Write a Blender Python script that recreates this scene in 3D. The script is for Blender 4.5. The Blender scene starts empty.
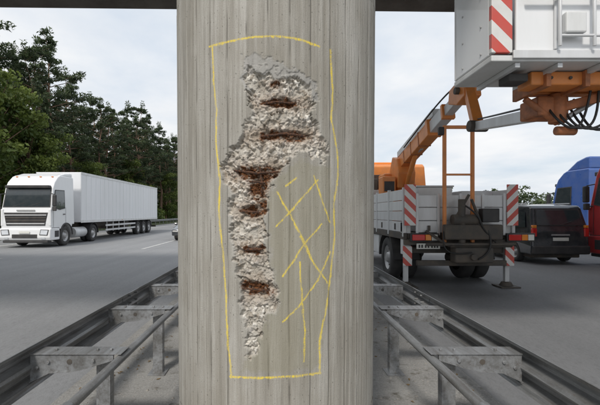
import bpy, math, random, bmesh
import numpy as np
from mathutils import Vector, Matrix
R=math.radians
random.seed(7); rng=np.random.default_rng(7)
scene=bpy.context.scene
COL=scene.collection

# ------------------------------------------------------------ materials
def new_mat(name):
    m=bpy.data.materials.new(name); m.use_nodes=True
    nt=m.node_tree; b=nt.nodes['Principled BSDF']
    return m,nt,b
def N(nt,t,**k):
    n=nt.nodes.new(t)
    for a,v in k.items(): setattr(n,a,v)
    return n
def mathn(nt,op,a,b=None,c=None,clamp=False):
    n=N(nt,'ShaderNodeMath',operation=op); n.use_clamp=clamp
    for i,v in enumerate((a,b,c)):
        if v is None: continue
        if isinstance(v,(int,float)): n.inputs[i].default_value=v
        else: nt.links.new(v,n.inputs[i])
    return n.outputs[0]
def mixc(nt,f,a,b,mode='MIX'):
    n=N(nt,'ShaderNodeMix',data_type='RGBA',blend_type=mode)
    for i,v in ((0,f),(6,a),(7,b)):
        if isinstance(v,(int,float)): n.inputs[i].default_value=v
        elif isinstance(v,(tuple,list)): n.inputs[i].default_value=(v[0],v[1],v[2],1)
        else: nt.links.new(v,n.inputs[i])
    return n.outputs[2]
def ramp(nt,f,p0,p1,c0=(0,0,0),c1=(1,1,1)):
    n=N(nt,'ShaderNodeValToRGB'); e=n.color_ramp.elements
    if p0>p1: p0,p1,c0,c1=p1,p0,c1,c0
    e[0].position=p0; e[1].position=p1; e[0].color=(*c0,1); e[1].color=(*c1,1)
    nt.links.new(f,n.inputs[0]); return n.outputs[0]
def noise(nt,vec,scale,detail=4,rough=.55):
    n=N(nt,'ShaderNodeTexNoise'); n.inputs['Scale'].default_value=scale
    n.inputs['Detail'].default_value=detail; n.inputs['Roughness'].default_value=rough
    if vec is not None: nt.links.new(vec,n.inputs['Vector'])
    return n.outputs['Fac']
def mapping(nt,vec,scale=(1,1,1),rot=(0,0,0),loc=(0,0,0)):
    n=N(nt,'ShaderNodeMapping'); n.inputs['Scale'].default_value=scale
    n.inputs['Rotation'].default_value=rot; n.inputs['Location'].default_value=loc
    nt.links.new(vec,n.inputs['Vector']); return n.outputs[0]
def bump(nt,b,h,strength=.3,dist=.01):
    n=N(nt,'ShaderNodeBump'); n.inputs['Strength'].default_value=strength
    n.inputs['Distance'].default_value=dist
    nt.links.new(h,n.inputs['Height']); nt.links.new(n.outputs[0],b.inputs['Normal'])
def mat(name,col,rough=.5,metal=0,dirt=.25,dscale=3,dcol=None,fine=40,bmp=0,coat=0,streak=False):
    m,nt,b=new_mat(name)
    tc=N(nt,'ShaderNodeTexCoord').outputs['Object']
    v=mapping(nt,tc,(1,1,.25)) if streak else tc
    n1=noise(nt,v,dscale,4,.6); n2=noise(nt,v,fine,2,.6)
    f=mathn(nt,'MULTIPLY',ramp(nt,n1,.38,.75),dirt)
    d=dcol or tuple(c*.35+.02 for c in col)
    c=mixc(nt,f,col,d)
    g=mathn(nt,'MULTIPLY',n2,dirt*.6)
    c=mixc(nt,g,c,tuple(x*.7 for x in col))
    nt.links.new(c,b.inputs['Base Color'])
    b.inputs['Metallic'].default_value=metal
    nt.links.new(mathn(nt,'MULTIPLY_ADD',n1,.25,max(0,rough-.12)),b.inputs['Roughness'])
    b.inputs['Coat Weight'].default_value=coat
    if bmp: bump(nt,b,n2,bmp,.004)
    return m
M={}
M['white']=mat('white_paint',(.82,.83,.84),.35,dirt=.18,dscale=1.5,dcol=(.5,.49,.46),coat=.3,streak=True)
M['trailer']=mat('trailer_white',(.82,.83,.85),.45,dirt=.25,dscale=1.2,dcol=(.55,.54,.51),streak=True)
M['orange']=mat('orange_paint',(.80,.27,.06),.45,dirt=.55,dscale=5,dcol=(.45,.21,.10),coat=.1)
M['blue']=mat('blue_paint',(.05,.12,.38),.3,dirt=.3,dcol=(.17,.2,.3),coat=.5)
M['red']=mat('red_paint',(.45,.035,.035),.35,dirt=.3,coat=.4)
M['blackp']=mat('dark_paint',(.024,.028,.034),.22,dirt=.5,dcol=(.11,.105,.1),coat=.9)
M['plastic']=mat('black_plastic',(.035,.035,.037),.6,dirt=.5,dcol=(.12,.11,.1))
M['chassis']=mat('chassis_dark',(.065,.06,.055),.7,dirt=.7,dcol=(.18,.14,.10))
M['rubber']=mat('tyre_rubber',(.035,.035,.035),.85,dirt=.6,dcol=(.12,.115,.11),bmp=.4)
M['rim']=mat('rim_metal',(.5,.5,.5),.45,.5,dirt=.6)
M['alu']=mat('aluminium',(.68,.69,.70),.42,.15,dirt=.5,dcol=(.38,.36,.33),streak=True)
M['grey']=mat('light_grey_paint',(.72,.73,.73),.45,0,dirt=.45,dcol=(.4,.38,.34),streak=True)
M['glass']=mat('vehicle_glass',(.03,.04,.045),.06,0,dirt=.2,dcol=(.12,.12,.12),coat=1)
M['redlens']=mat('red_lens',(.6,.02,.015),.2,0,dirt=.1,coat=.6)
M['amber']=mat('amber_lens',(.8,.25,.02),.2,0,dirt=.1,coat=.6)
M['lamp']=mat('headlamp',(.7,.72,.75),.1,.3,dirt=.1,coat=1)
M['plate']=mat('number_plate',(.75,.75,.7),.4,0,dirt=.2)
M['hose']=mat('hydraulic_hose',(.02,.02,.02),.5)
M['rustor']=mat('worn_orange',(.5,.18,.07),.6,dirt=.9,dscale=9,dcol=(.10,.065,.05),bmp=.4)

m,nt,b=new_mat('galvanised_steel_weathered'); tc=N(nt,'ShaderNodeTexCoord').outputs['Object']
a=noise(nt,mapping(nt,tc,(3,.6,3)),2.5,5,.65); s=noise(nt,mapping(nt,tc,(30,1.5,30)),1,4,.7); f=noise(nt,tc,60,2)
c=mixc(nt,ramp(nt,a,.35,.65),(.36,.37,.38),(.19,.19,.185))
c=mixc(nt,mathn(nt,'MULTIPLY',ramp(nt,s,.46,.7),.7),c,(.11,.095,.08))
k=noise(nt,tc,14,5,.75)
c=mixc(nt,ramp(nt,k,.66,.76),c,(.17,.10,.06))
c=mixc(nt,mathn(nt,'MULTIPLY',ramp(nt,f,.5,.75),.2),c,(.45,.46,.47))
nt.links.new(c,b.inputs['Base Color']); b.inputs['Metallic'].default_value=.45; b.inputs['Roughness'].default_value=.45
bump(nt,b,f,.12,.002); M['galv']=m

def stripes(name,k,sx=1):
    m,nt,b=new_mat(name); tc=N(nt,'ShaderNodeTexCoord').outputs['Object']
    sp=N(nt,'ShaderNodeSeparateXYZ'); nt.links.new(tc,sp.inputs[0])
    v=mathn(nt,'ADD',mathn(nt,'MULTIPLY',sp.outputs[0],sx),sp.outputs[2])
    f=mathn(nt,'GREATER_THAN',mathn(nt,'FRACT',mathn(nt,'MULTIPLY',v,k)),.5)
    c=mixc(nt,f,(.78,.78,.76),(.62,.06,.04))
    c=mixc(nt,mathn(nt,'MULTIPLY',noise(nt,tc,8,5),.35),c,(.25,.23,.2))
    nt.links.new(c,b.inputs['Base Color']); b.inputs['Roughness'].default_value=.35
    return m
M['stripe']=stripes('warning_stripes',3.6,1); M['stripe2']=stripes('warning_stripes_b',3.6,-1)

def asphalt(name,base):
    m,nt,b=new_mat(name); tc=N(nt,'ShaderNodeTexCoord').outputs['Object']
    big=noise(nt,mapping(nt,tc,(1,.03,1)),1.7,5,.65); fine=noise(nt,tc,110,2,.8); patch=noise(nt,tc,.45,5,.65)
    cr=noise(nt,mapping(nt,tc,(1,.35,1)),26,4,.8)
    c=mixc(nt,ramp(nt,big,.3,.7),tuple(base*x for x in (.86,.88,.91)),tuple(base*x for x in (1.12,1.14,1.17)))
    c=mixc(nt,mathn(nt,'MULTIPLY',ramp(nt,fine,.35,.7),.45),c,tuple(base*x*1.7 for x in (1,1,1)))
    c=mixc(nt,mathn(nt,'MULTIPLY',ramp(nt,patch,.45,.7),.25),c,(base*.65,base*.66,base*.68))
    c=mixc(nt,mathn(nt,'MULTIPLY',ramp(nt,cr,.48,.72),.45),c,(base*.5,base*.5,base*.5))
    nt.links.new(c,b.inputs['Base Color']); b.inputs['Roughness'].default_value=.72
    bump(nt,b,fine,.6,.006); return m
M['asph_l']=asphalt('asphalt_light',.225); M['asph_r']=asphalt('asphalt',.165)
m,nt,b=new_mat('median_ground'); tc=N(nt,'ShaderNodeTexCoord').outputs['Object']
a=noise(nt,tc,1.3,6,.65); f=noise(nt,tc,55,3,.75); g=noise(nt,tc,5,5,.7)
c=mixc(nt,ramp(nt,a,.35,.65),(.30,.295,.28),(.19,.185,.175))
c=mixc(nt,mathn(nt,'MULTIPLY',ramp(nt,f,.4,.68),.6),c,(.42,.41,.39))
c=mixc(nt,ramp(nt,g,.56,.7),c,(.11,.10,.08))
nt.links.new(c,b.inputs['Base Color']); b.inputs['Roughness'].default_value=.9; bump(nt,b,f,.7,.012); M['median']=m
m,nt,b=new_mat('grass_ground'); tc=N(nt,'ShaderNodeTexCoord').outputs['Object']
c=mixc(nt,ramp(nt,noise(nt,tc,1.5,5,.7),.35,.65),(.05,.075,.02),(.11,.12,.045))
nt.links.new(c,b.inputs['Base Color']); b.inputs['Roughness'].default_value=.95; M['grass']=m
m,nt,b=new_mat('road_paint'); tc=N(nt,'ShaderNodeTexCoord').outputs['Object']
c=mixc(nt,ramp(nt,noise(nt,tc,9,6,.75),.4,.65),(.62,.62,.6),(.32,.32,.32))
nt.links.new(c,b.inputs['Base Color']); b.inputs['Roughness'].default_value=.6; M['line']=m

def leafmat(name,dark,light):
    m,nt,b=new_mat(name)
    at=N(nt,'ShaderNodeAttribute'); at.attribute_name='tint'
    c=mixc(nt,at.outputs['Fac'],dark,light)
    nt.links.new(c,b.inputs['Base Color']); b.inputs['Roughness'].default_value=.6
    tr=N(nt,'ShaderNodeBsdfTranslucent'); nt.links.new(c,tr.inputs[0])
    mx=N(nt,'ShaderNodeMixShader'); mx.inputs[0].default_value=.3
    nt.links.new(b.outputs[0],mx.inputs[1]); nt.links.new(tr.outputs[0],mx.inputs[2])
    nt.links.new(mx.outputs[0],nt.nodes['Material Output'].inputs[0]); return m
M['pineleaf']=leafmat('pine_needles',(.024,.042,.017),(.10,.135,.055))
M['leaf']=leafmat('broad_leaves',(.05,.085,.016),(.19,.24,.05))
M['bark']=mat('bark',(.24,.15,.10),.9,dirt=.6,dscale=3,dcol=(.08,.06,.05))

# ------------------------------------------------------------ builders
def empty(name,loc=(0,0,0),rz=0):
    e=bpy.data.objects.new(name,None); e.location=loc; e.rotation_euler=(0,0,rz); COL.objects.link(e); return e
def obj(name,verts,faces,mt,parent=None,smooth=False,bev=0,solid=0,seg=2):
    me=bpy.data.meshes.new(name); me.from_pydata([tuple(v) for v in verts],[],faces); me.update()
    if mt:
        for q in (mt if isinstance(mt,list) else [mt]): me.materials.append(q)
    o=bpy.data.objects.new(name,me); COL.objects.link(o)
    if parent: o.parent=parent
    if smooth: me.shade_smooth()
    if solid:
        s=o.modifiers.new('s','SOLIDIFY'); s.thickness=solid; s.offset=0
    if bev:
        q=o.modifiers.new('b','BEVEL'); q.width=bev; q.segments=seg; q.limit_method='ANGLE'; q.angle_limit=R(35)
    return o
def box(p,name,x0,x1,y0,y1,z0,z1,mt,bev=.01):
    v=[(x,y,z) for x in (x0,x1) for y in (y0,y1) for z in (z0,z1)]
    f=[(0,1,3,2),(4,6,7,5),(0,4,5,1),(2,3,7,6),(0,2,6,4),(1,5,7,3)]
    return obj(name,v,f,M[mt],p,bev=bev)
def prism(p,name,prof,hw,mt,bev=.03,fx=lambda z:1,xc=0,seg=2):
    n=len(prof)
    v=[(xc-hw*fx(z),y,z) for y,z in prof]+[(xc+hw*fx(z),y,z) for y,z in prof]
    f=[tuple(range(n)),tuple(range(2*n-1,n-1,-1))]+[(i,n+i,n+(i+1)%n,(i+1)%n) for i in range(n)]
    o=obj(name,v,f,M[mt],p,bev=bev,seg=seg)
    bm=bmesh.new(); bm.from_mesh(o.data); bmesh.ops.recalc_face_normals(bm,faces=bm.faces); bm.to_mesh(o.data); bm.free()
    return o
def poly(p,name,pts,mt,th=.012,bev=0):
    return obj(name,pts,[tuple(range(len(pts)))],M[mt],p,solid=th,bev=bev)
def lathe(p,name,prof,mt,c,axis='X',n=40,smooth=True):
    v=[];f=[]
    for a,r in prof:
        for i in range(n):
            t=2*math.pi*i/n
            if axis=='X': v.append((c[0]+a,c[1]+r*math.cos(t),c[2]+r*math.sin(t)))
            else: v.append((c[0]+r*math.cos(t),c[1]+r*math.sin(t),c[2]+a))
    for k in range(len(prof)-1):
        for i in range(n):
            j=(i+1)%n; f.append((k*n+i,k*n+j,(k+1)*n+j,(k+1)*n+i))
    return obj(name,v,f,M[mt],p,smooth=smooth)
def rod(p,name,a,b,r,mt,r2=None,n=14,square=False):
    a=Vector(a);b=Vector(b);d=(b-a);L=d.length; q=d.to_track_quat('Z','Y').to_matrix()
    r2=r if r2 is None else r2
    if square: n=4
    v=[];off=math.pi/4 if square else 0
    k=math.sqrt(2) if square else 1
    for z,rr in ((0,r),(L,r2)):
        for i in range(n):
            t=2*math.pi*i/n+off
            v.append(a+q@Vector((rr*k*math.cos(t),rr*k*math.sin(t),z)))
    f=[(i,(i+1)%n,n+(i+1)%n,n+i) for i in range(n)]+[tuple(range(n-1,-1,-1)),tuple(range(n,2*n))]
    o=obj(name,v,f,M[mt],p,bev=min(r*.2,.01))
    if n>=14:
        for q_ in o.data.polygons: q_.use_smooth=len(q_.vertices)==4
    return o
def beam(p,name,a,b,w,h,mt,bev=.012):
    a=Vector(a);b=Vector(b);d=(b-a).normalized(); side=d.cross(Vector((0,0,1))).normalized(); up=side.cross(d).normalized()
    v=[]
    for q in (a,b):
        for sx,sz in ((-1,-1),(1,-1),(1,1),(-1,1)): v.append(q+side*sx*w/2+up*sz*h/2)
    f=[(3,2,1,0),(4,5,6,7)]+[(i,(i+1)%4,4+(i+1)%4,4+i) for i in range(4)]
    return obj(name,v,f,M[mt],p,bev=bev)
def tube(p,name,pts,r,mt,res=6):
    cu=bpy.data.curves.new(name,'CURVE'); cu.dimensions='3D'; cu.bevel_depth=r; cu.bevel_resolution=3; cu.resolution_u=res
    s=cu.splines.new('NURBS'); s.points.add(len(pts)-1)
    for i,q in enumerate(pts): s.points[i].co=(*q,1)
    s.order_u=3; s.use_endpoint_u=True
    cu.materials.append(M[mt]); o=bpy.data.objects.new(name,cu); COL.objects.link(o); o.parent=p; return o
def wheel(p,name,x,y,r,w,side,rim='rim'):
    s=side
    prof=[(-w,r*.62),(-w,r*.9),(-w*.88,r*.985),(-w*.5,r),(-w*.12,r*.985),(0,r*.9),(-.005,r*.62),(-.03,r*.58)]
    lathe(p,name+'_tyre',[(a*s,q) for a,q in prof],'rubber',(x,y,r))
    prof=[(-.025,r*.6),(-.05,r*.55),(-.06 if w<.25 else -.1,r*.5),(-.08 if w<.25 else -.12,r*.3),(-.03,r*.24),(-.01,r*.2),(-.01,0.001)]
    lathe(p,name+'_rim',[(a*s,q) for a,q in prof],rim,(x,y,r))
    nb=10 if w>.25 else 5
    for i in range(nb):
        t=2*math.pi*i/nb
        rod(p,name+'_bolt',(x-s*.12,y+r*.4*math.cos(t),r+r*.4*math.sin(t)),(x-s*.08,y+r*.4*math.cos(t),r+r*.4*math.sin(t)),.018,'chassis',n=6)
    rod(p,name+'_axle',(x-s*w,y,r),(x-s*(w+.25),y,r),.09,'chassis')
def arch(yc,zc,r,n=10):
    return [(yc+r*math.cos(math.pi-math.pi*i/n),zc+r*math.sin(math.pi-math.pi*i/n)) for i in range(n+1)]

# ------------------------------------------------------------ numpy noise
def vnoise(x,y,seed=0,oct=4,gain=.5):
    tot=0;amp=1;nrm=0
    for o in range(oct):
        g=np.random.default_rng(seed+o*17).random((256,256))
        xi=np.floor(x).astype(int);yi=np.floor(y).astype(int);fx=x-xi;fy=y-yi
        fx=fx*fx*(3-2*fx);fy=fy*fy*(3-2*fy)
        a=g[xi%256,yi%256];b=g[(xi+1)%256,yi%256];c=g[xi%256,(yi+1)%256];d=g[(xi+1)%256,(yi+1)%256]
        tot=tot+amp*((a*(1-fx)+b*fx)*(1-fy)+(c*(1-fx)+d*fx)*fy); nrm+=amp; amp*=gain; x=x*2.03+7.1;y=y*2.03+3.7
    return tot/nrm
def worley(x,y,seed=0):
    g=np.random.default_rng(seed); jx=g.random((128,128));jy=g.random((128,128));h=g.random((128,128))
    xi=np.floor(x).astype(int);yi=np.floor(y).astype(int)
    best=np.full(x.shape,9.);sec=np.full(x.shape,9.);val=np.zeros(x.shape)
    for dx in (-1,0,1):
        for dy in (-1,0,1):
            cx=xi+dx;cy=yi+dy
            d=np.hypot(cx+jx[cx%128,cy%128]-x,cy+jy[cx%128,cy%128]-y)
            m=d<best; sec=np.where(m,best,np.minimum(sec,d)); val=np.where(m,h[cx%128,cy%128],val); best=np.where(m,d,best)
    return best,sec,val
def segdist(px,py,a,b):
    ax,ay=a;bx,by=b;dx=bx-ax;dy=by-ay;L=dx*dx+dy*dy+1e-12
    t=np.clip(((px-ax)*dx+(py-ay)*dy)/L,0,1)
    return np.hypot(px-ax-t*dx,py-ay-t*dy)
def polysd(px,py,P):
    d=np.full(px.shape,9.);ins=np.zeros(px.shape,bool)
    for i in range(len(P)):
        a=P[i];b=P[(i+1)%len(P)]
        d=np.minimum(d,segdist(px,py,a,b))
        c=((a[1]>py)!=(b[1]>py))&(px<(b[0]-a[0])*(py-a[1])/((b[1]-a[1]) or 1e-9)+a[0]); ins^=c
    return np.where(ins,d,-d)
def linedist(px,py,L):
    d=np.full(px.shape,9.)
    for i in range(len(L)-1): d=np.minimum(d,segdist(px,py,L[i],L[i+1]))
    return d

# ------------------------------------------------------------ bridge pillar
PC=2.52; PR=.6
def surf(u,v):   # survey coordinates of the damage -> unrolled surface (s,z)
    k=(u-276)/400.
    A=1+k*k; Bq=-2*PC; C=PC*PC-PR*PR
    y=(-Bq-math.sqrt(max(0,Bq*Bq-4*A*C)))/(2*A); x=k*y
    return (PR*math.asin(max(-1,min(1,x/PR))),1.7-(v-213)/400.*y)
def S(L): return [surf(*q) for q in L]
dmg=S([(247,66),(256,72),(268,74),(280,78),(293,76),(312,86),(314,100),(311,110),(320,130),(328,148),(327,164),(316,158),(300,152),(290,158),(283,168),(276,180),(268,194),(267,208),(264,222),(267,240),(264,250),(271,262),(272,278),(279,292),(278,304),(266,320),(260,338),(257,356),(248,361),(246,340),(242,318),(239,300),(242,285),(235,270),(235,252),(229,240),(231,222),(226,205),(231,192),(222,178),(222,162),(230,148),(240,140),(244,128),(250,112),(246,98),(250,88),(243,78)])
shallow=S([(244,57),(256,53),(270,58),(284,66),(300,70),(314,80),(318,100),(296,98),(270,92),(252,96),(240,80)])
rusts=[((281,102),(22,5)),((285,135),(27,6)),((257,173),(25,8)),((257,186),(9,13)),((251,211),(13,6)),((262,208),(5,8)),((255,250),(12,5)),((257,290),(16,7)),((275,84),(5,3)),((247,287),(8,6)),((262,177),(8,11))]
chalkL=[[(210,47),(225,43),(250,38),(278,37),(300,40),(319,47)],
 [(213,46),(214,80),(217,110),(216,140),(220,180),(219,215),(223,255),(226,300),(227,340),(231,376)],
 [(330,50),(332,90),(331,120),(337,150),(338,175),(334,205),(335,235),(331,270),(327,305),(320,340),(320,372)],
 [(230,377),(255,378),(285,377),(321,373)]]
chalkI=[[(318,180),(300,200),(276,227)],[(277,192),(290,215),(306,245),(313,262)],[(322,224),(305,243),(283,276)],[(300,236),(313,262),(328,283)],
 [(330,252),(318,280),(300,305),(283,322)],[(300,262),(302,300),(305,330),(304,362)],[(314,176),(322,200),(330,222)],[(286,186),(296,178)]]
fixp=S([(268,200),(281,175),(300,160),(330,168),(336,210),(332,270),(318,368),(240,372),(262,330),(280,305),(272,262)])
def pillar_r(z): return PR*(1+ (z-1.7)*.010)
BW=.104
def pillar_mesh(name,th0,th1,nt_,z0,z1,nz,parent,detail):
    th=np.linspace(th0,th1,nt_);zz=np.linspace(z0,z1,nz); T,Z=np.meshgrid(th,zz,indexing='ij')
    s=T*PR; r=pillar_r(Z)
    att={}
    off=100.
    sj=s+(vnoise((s+off)*9,(Z+off)*3,81,3)-.5)*.012
    bi=np.floor(sj/BW+.37); bf=sj/BW+.37-bi
    hb=np.random.default_rng(5).random(64)[(bi.astype(int))%64]
    jl=np.clip(1.15-np.minimum(bf,1-bf)*BW/.0045,0,1)*np.clip((vnoise((s+off)*7,(Z+off)*5,83,3)-.34)*5,0.12,1)
    att['joint']=jl; att['board']=hb
    att['blot']=vnoise((s+off)*4,(Z+off)*2.6,85,5,.6)
    # wood grain differs from board to board
    gz=Z+hb*7.3
    att['st2']=vnoise((s+off)*62,(gz+off)*1.6,87,4,.65)
    st=vnoise((s+off)*13,(Z+off)*.55,89,4,.6); att['stain']=np.clip((st-.5)*4,0,1)
    r=r-(att['st2']-.5)*.0034*(1 if detail else 0)+ (hb-.5)*.003*(1 if detail else 0)-jl*.003
    if detail:
        wx=(vnoise(s*34+50,Z*34,3,4,.6)-.5)*.06; wy=(vnoise(s*34+50,Z*34,5,4,.6)-.5)*.06
        sd=polysd(s+wx,Z+wy,dmg)
        ssh=polysd(s+wx,Z+wy,shallow)
        m=np.clip(sd/.010+.3,0,1)
        q1=vnoise(s*30+50,Z*30,9,3)*2.0; q2=vnoise(s*30+50,Z*30,19,3)*2.0
        F1,F2,V=worley(s/.034+q1,Z/.034+q2,4)
        H1,H2,Vh=worley(s/.019+q2,Z/.019+q1,14)
        G1,G2,W=worley(s/.0085+q1,Z/.0085,8)
        low=vnoise(s*13+50,Z*13,21,4); fine=vnoise(s*140+50,Z*140,23,3)
        keep=(Vh>.45)
        peb=np.where(keep,np.clip(1-H1*1.5,0,1),0)
        depth=m*(.010+.026*low+.020*(V-.5)-.010*peb+.004*(W-.5)+.006*(fine-.5))
        depth=depth+m*(1-np.clip((F2-F1)/.12,0,1))*.004
        msh=np.clip(ssh/.006+.5,0,1)*(1-m)
        depth=depth+msh*(.001+.007*(V>.35)*vnoise(s*20+50,Z*20,31,3))
        rust=np.zeros_like(s); halo=np.zeros_like(s)
        n1=vnoise(s*42+50,Z*60,41,5,.65)
        for (c,q) in rusts:
            cs,cz=surf(*c); e=((s-cs)/(q[0]/205.))**2+((Z-cz)/(q[1]/205.))**2
            rust=np.maximum(rust,np.clip((1.05-e+(n1-.5)*4.0)*1.6,0,1)*(e<3.0))
            halo=np.maximum(halo,np.exp(-e*.30))
            depth=depth+np.clip(1.25-e,0,1)*m*.016
        depth=depth-rust*m*(vnoise(s*40+50,Z*170,43,3)-.5)*.014
        ch=np.full_like(s,9.)
        wob=vnoise(s*25+50,Z*25,51,3); wob2=vnoise(s*70+50,Z*70,57,2)
        for L in chalkL: ch=np.minimum(ch,linedist(s+(wob-.5)*.008,Z+(wob2-.5)*.006,S(L))-.0004)
        for L in chalkI: ch=np.minimum(ch,linedist(s+(wob-.5)*.008,Z+(wob2-.5)*.006,S(L))+.0008)
        chalk=np.clip(1-(ch-.0022-.005*(wob2-.5))/.0042,0,1)*(1-m)
        fix=np.clip(polysd(s+wx,Z+wy,fixp)/.02+.5,0,1)*(1-m)
        att.update({'dmg':m,'rust':rust*np.maximum(m,.2*msh),'halo':halo*np.maximum(m,.3),'chalk':chalk,'fix':fix,'agg':Vh*keep+(~keep)*.25*V,'peb':peb,'sh':msh,'low':low})
        r=r-depth
    X=r*np.sin(T);Y=PC-r*np.cos(T)
    co=np.stack([X,Y,Z],-1).reshape(-1,3).astype(np.float32)
    i,j=np.meshgrid(np.arange(nt_-1),np.arange(nz-1),indexing='ij')
    a=(i*nz+j).ravel();b_=((i+1)*nz+j).ravel()
    F=np.stack([a,b_,b_+1,a+1],1).astype(np.int32)
    me=bpy.data.meshes.new(name); me.vertices.add(len(co)); me.vertices.foreach_set('co',co.ravel())
    me.loops.add(F.size); me.loops.foreach_set('vertex_index',F.ravel())
    me.polygons.add(len(F)); me.polygons.foreach_set('loop_start',np.arange(0,F.size,4,dtype=np.int32))
    me.update(calc_edges=True); me.validate()
    at=me.attributes.new('suv','FLOAT_VECTOR','POINT')
    at.data.foreach_set('vector',np.stack([s,Z,np.zeros_like(s)],-1).astype(np.float32).ravel())
    for k,v in att.items():
        q=me.attributes.new(k,'FLOAT','POINT'); q.data.foreach_set('value',v.astype(np.float32).ravel())
    me.materials.append(M['pillar']); me.shade_smooth()
    o=bpy.data.objects.new(name,me); COL.objects.link(o); o.parent=parent; return o

m,nt,b=new_mat('board_marked_concrete')
def A(n):
    q=N(nt,'ShaderNodeAttribute'); q.attribute_name=n; return q
def AF(n): return A(n).outputs['Fac']
uv=A('suv').outputs['Vector']
st=noise(nt,mapping(nt,uv,(1,.035,1)),200,3,.7)
fine2=noise(nt,uv,170,3,.8)
fine=noise(nt,uv,520,1,.8)
c=mixc(nt,ramp(nt,AF('blot'),.3,.7),(.335,.31,.265),(.465,.445,.405))
c=mixc(nt,mathn(nt,'MULTIPLY',AF('board'),.42),c,(.255,.24,.205))
c=mixc(nt,mathn(nt,'MULTIPLY',ramp(nt,AF('st2'),.50,.70),.55),c,(.21,.195,.165))
c=mixc(nt,mathn(nt,'MULTIPLY',ramp(nt,AF('st2'),.46,.3),.28),c,(.56,.54,.50))
c=mixc(nt,mathn(nt,'MULTIPLY',ramp(nt,st,.52,.68),.42),c,(.20,.185,.155))
c=mixc(nt,mathn(nt,'MULTIPLY',AF('stain'),.34),c,(.21,.185,.145))
c=mixc(nt,mathn(nt,'MULTIPLY',ramp(nt,fine2,.38,.7),.42),c,(.2,.19,.165))
c=mixc(nt,mathn(nt,'MULTIPLY',ramp(nt,fine,.5,.75),.35),c,(.62,.6,.56))
c=mixc(nt,mathn(nt,'MULTIPLY',AF('joint'),.72),c,(.09,.083,.07))
vo=N(nt,'ShaderNodeTexVoronoi'); vo.inputs['Scale'].default_value=48; nt.links.new(mapping(nt,uv,(1,.6,1)),vo.inputs['Vector'])
pit=mathn(nt,'LESS_THAN',vo.outputs['Distance'],mathn(nt,'MULTIPLY_ADD',fine2,.5,-.15))
c=mixc(nt,mathn(nt,'MULTIPLY',pit,.65),c,(.10,.095,.08))
c=mixc(nt,mathn(nt,'MULTIPLY',AF('fix'),.42),c,(.27,.25,.175))
c=mixc(nt,mathn(nt,'MULTIPLY',AF('sh'),.5),c,(.36,.355,.345))
ag=N(nt,'ShaderNodeValToRGB'); nt.links.new(AF('agg'),ag.inputs[0]); e=ag.color_ramp.elements
e[0].position=0; e[0].color=(.42,.39,.34,1); e[1].position=1; e[1].color=(.78,.75,.69,1)
for ps,cc in ((.25,(.52,.49,.43)),(.5,(.33,.28,.22)),(.62,(.70,.66,.59)),(.78,(.27,.255,.24)),(.88,(.74,.69,.6))):
    q=e.new(ps); q.color=(*cc,1)
ac=ag.outputs[0]
ac=mixc(nt,mathn(nt,'MULTIPLY',ramp(nt,fine2,.4,.62),.5),ac,(.60,.57,.52))
ac=mixc(nt,mathn(nt,'MULTIPLY',ramp(nt,fine,.45,.7),.5),ac,(.17,.15,.125))
ac=mixc(nt,mathn(nt,'MULTIPLY',ramp(nt,AF('low'),.5,.68),.5),ac,(.24,.21,.17))  # recess shade mixed into the colour: deeper hollows of the spall go darker
ac=mixc(nt,mathn(nt,'MULTIPLY',AF('halo'),.42),ac,(.27,.15,.07))
c=mixc(nt,AF('dmg'),c,ac)
rn=noise(nt,mapping(nt,uv,(1,2.4,1)),80,4,.75)
rc=mixc(nt,ramp(nt,rn,.38,.62),(.028,.016,.011),(.21,.082,.03))
rc=mixc(nt,ramp(nt,rn,.62,.76),rc,(.40,.20,.08))
c=mixc(nt,mathn(nt,'MULTIPLY',AF('rust'),ramp(nt,fine2,.2,.4)),c,rc)
cf=mathn(nt,'MULTIPLY',AF('chalk'),ramp(nt,mathn(nt,'MULTIPLY_ADD',st,.5,mathn(nt,'MULTIPLY',fine2,.5)),.40,.56))
c=mixc(nt,mathn(nt,'MULTIPLY',cf,.9),c,(.88,.66,.04))
nt.links.new(c,b.inputs['Base Color']); b.inputs['Roughness'].default_value=.9
b.inputs['Specular IOR Level'].default_value=.2
h=mathn(nt,'ADD',st,fine2)
bump(nt,b,h,.75,.003)
M['pillar']=m

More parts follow.
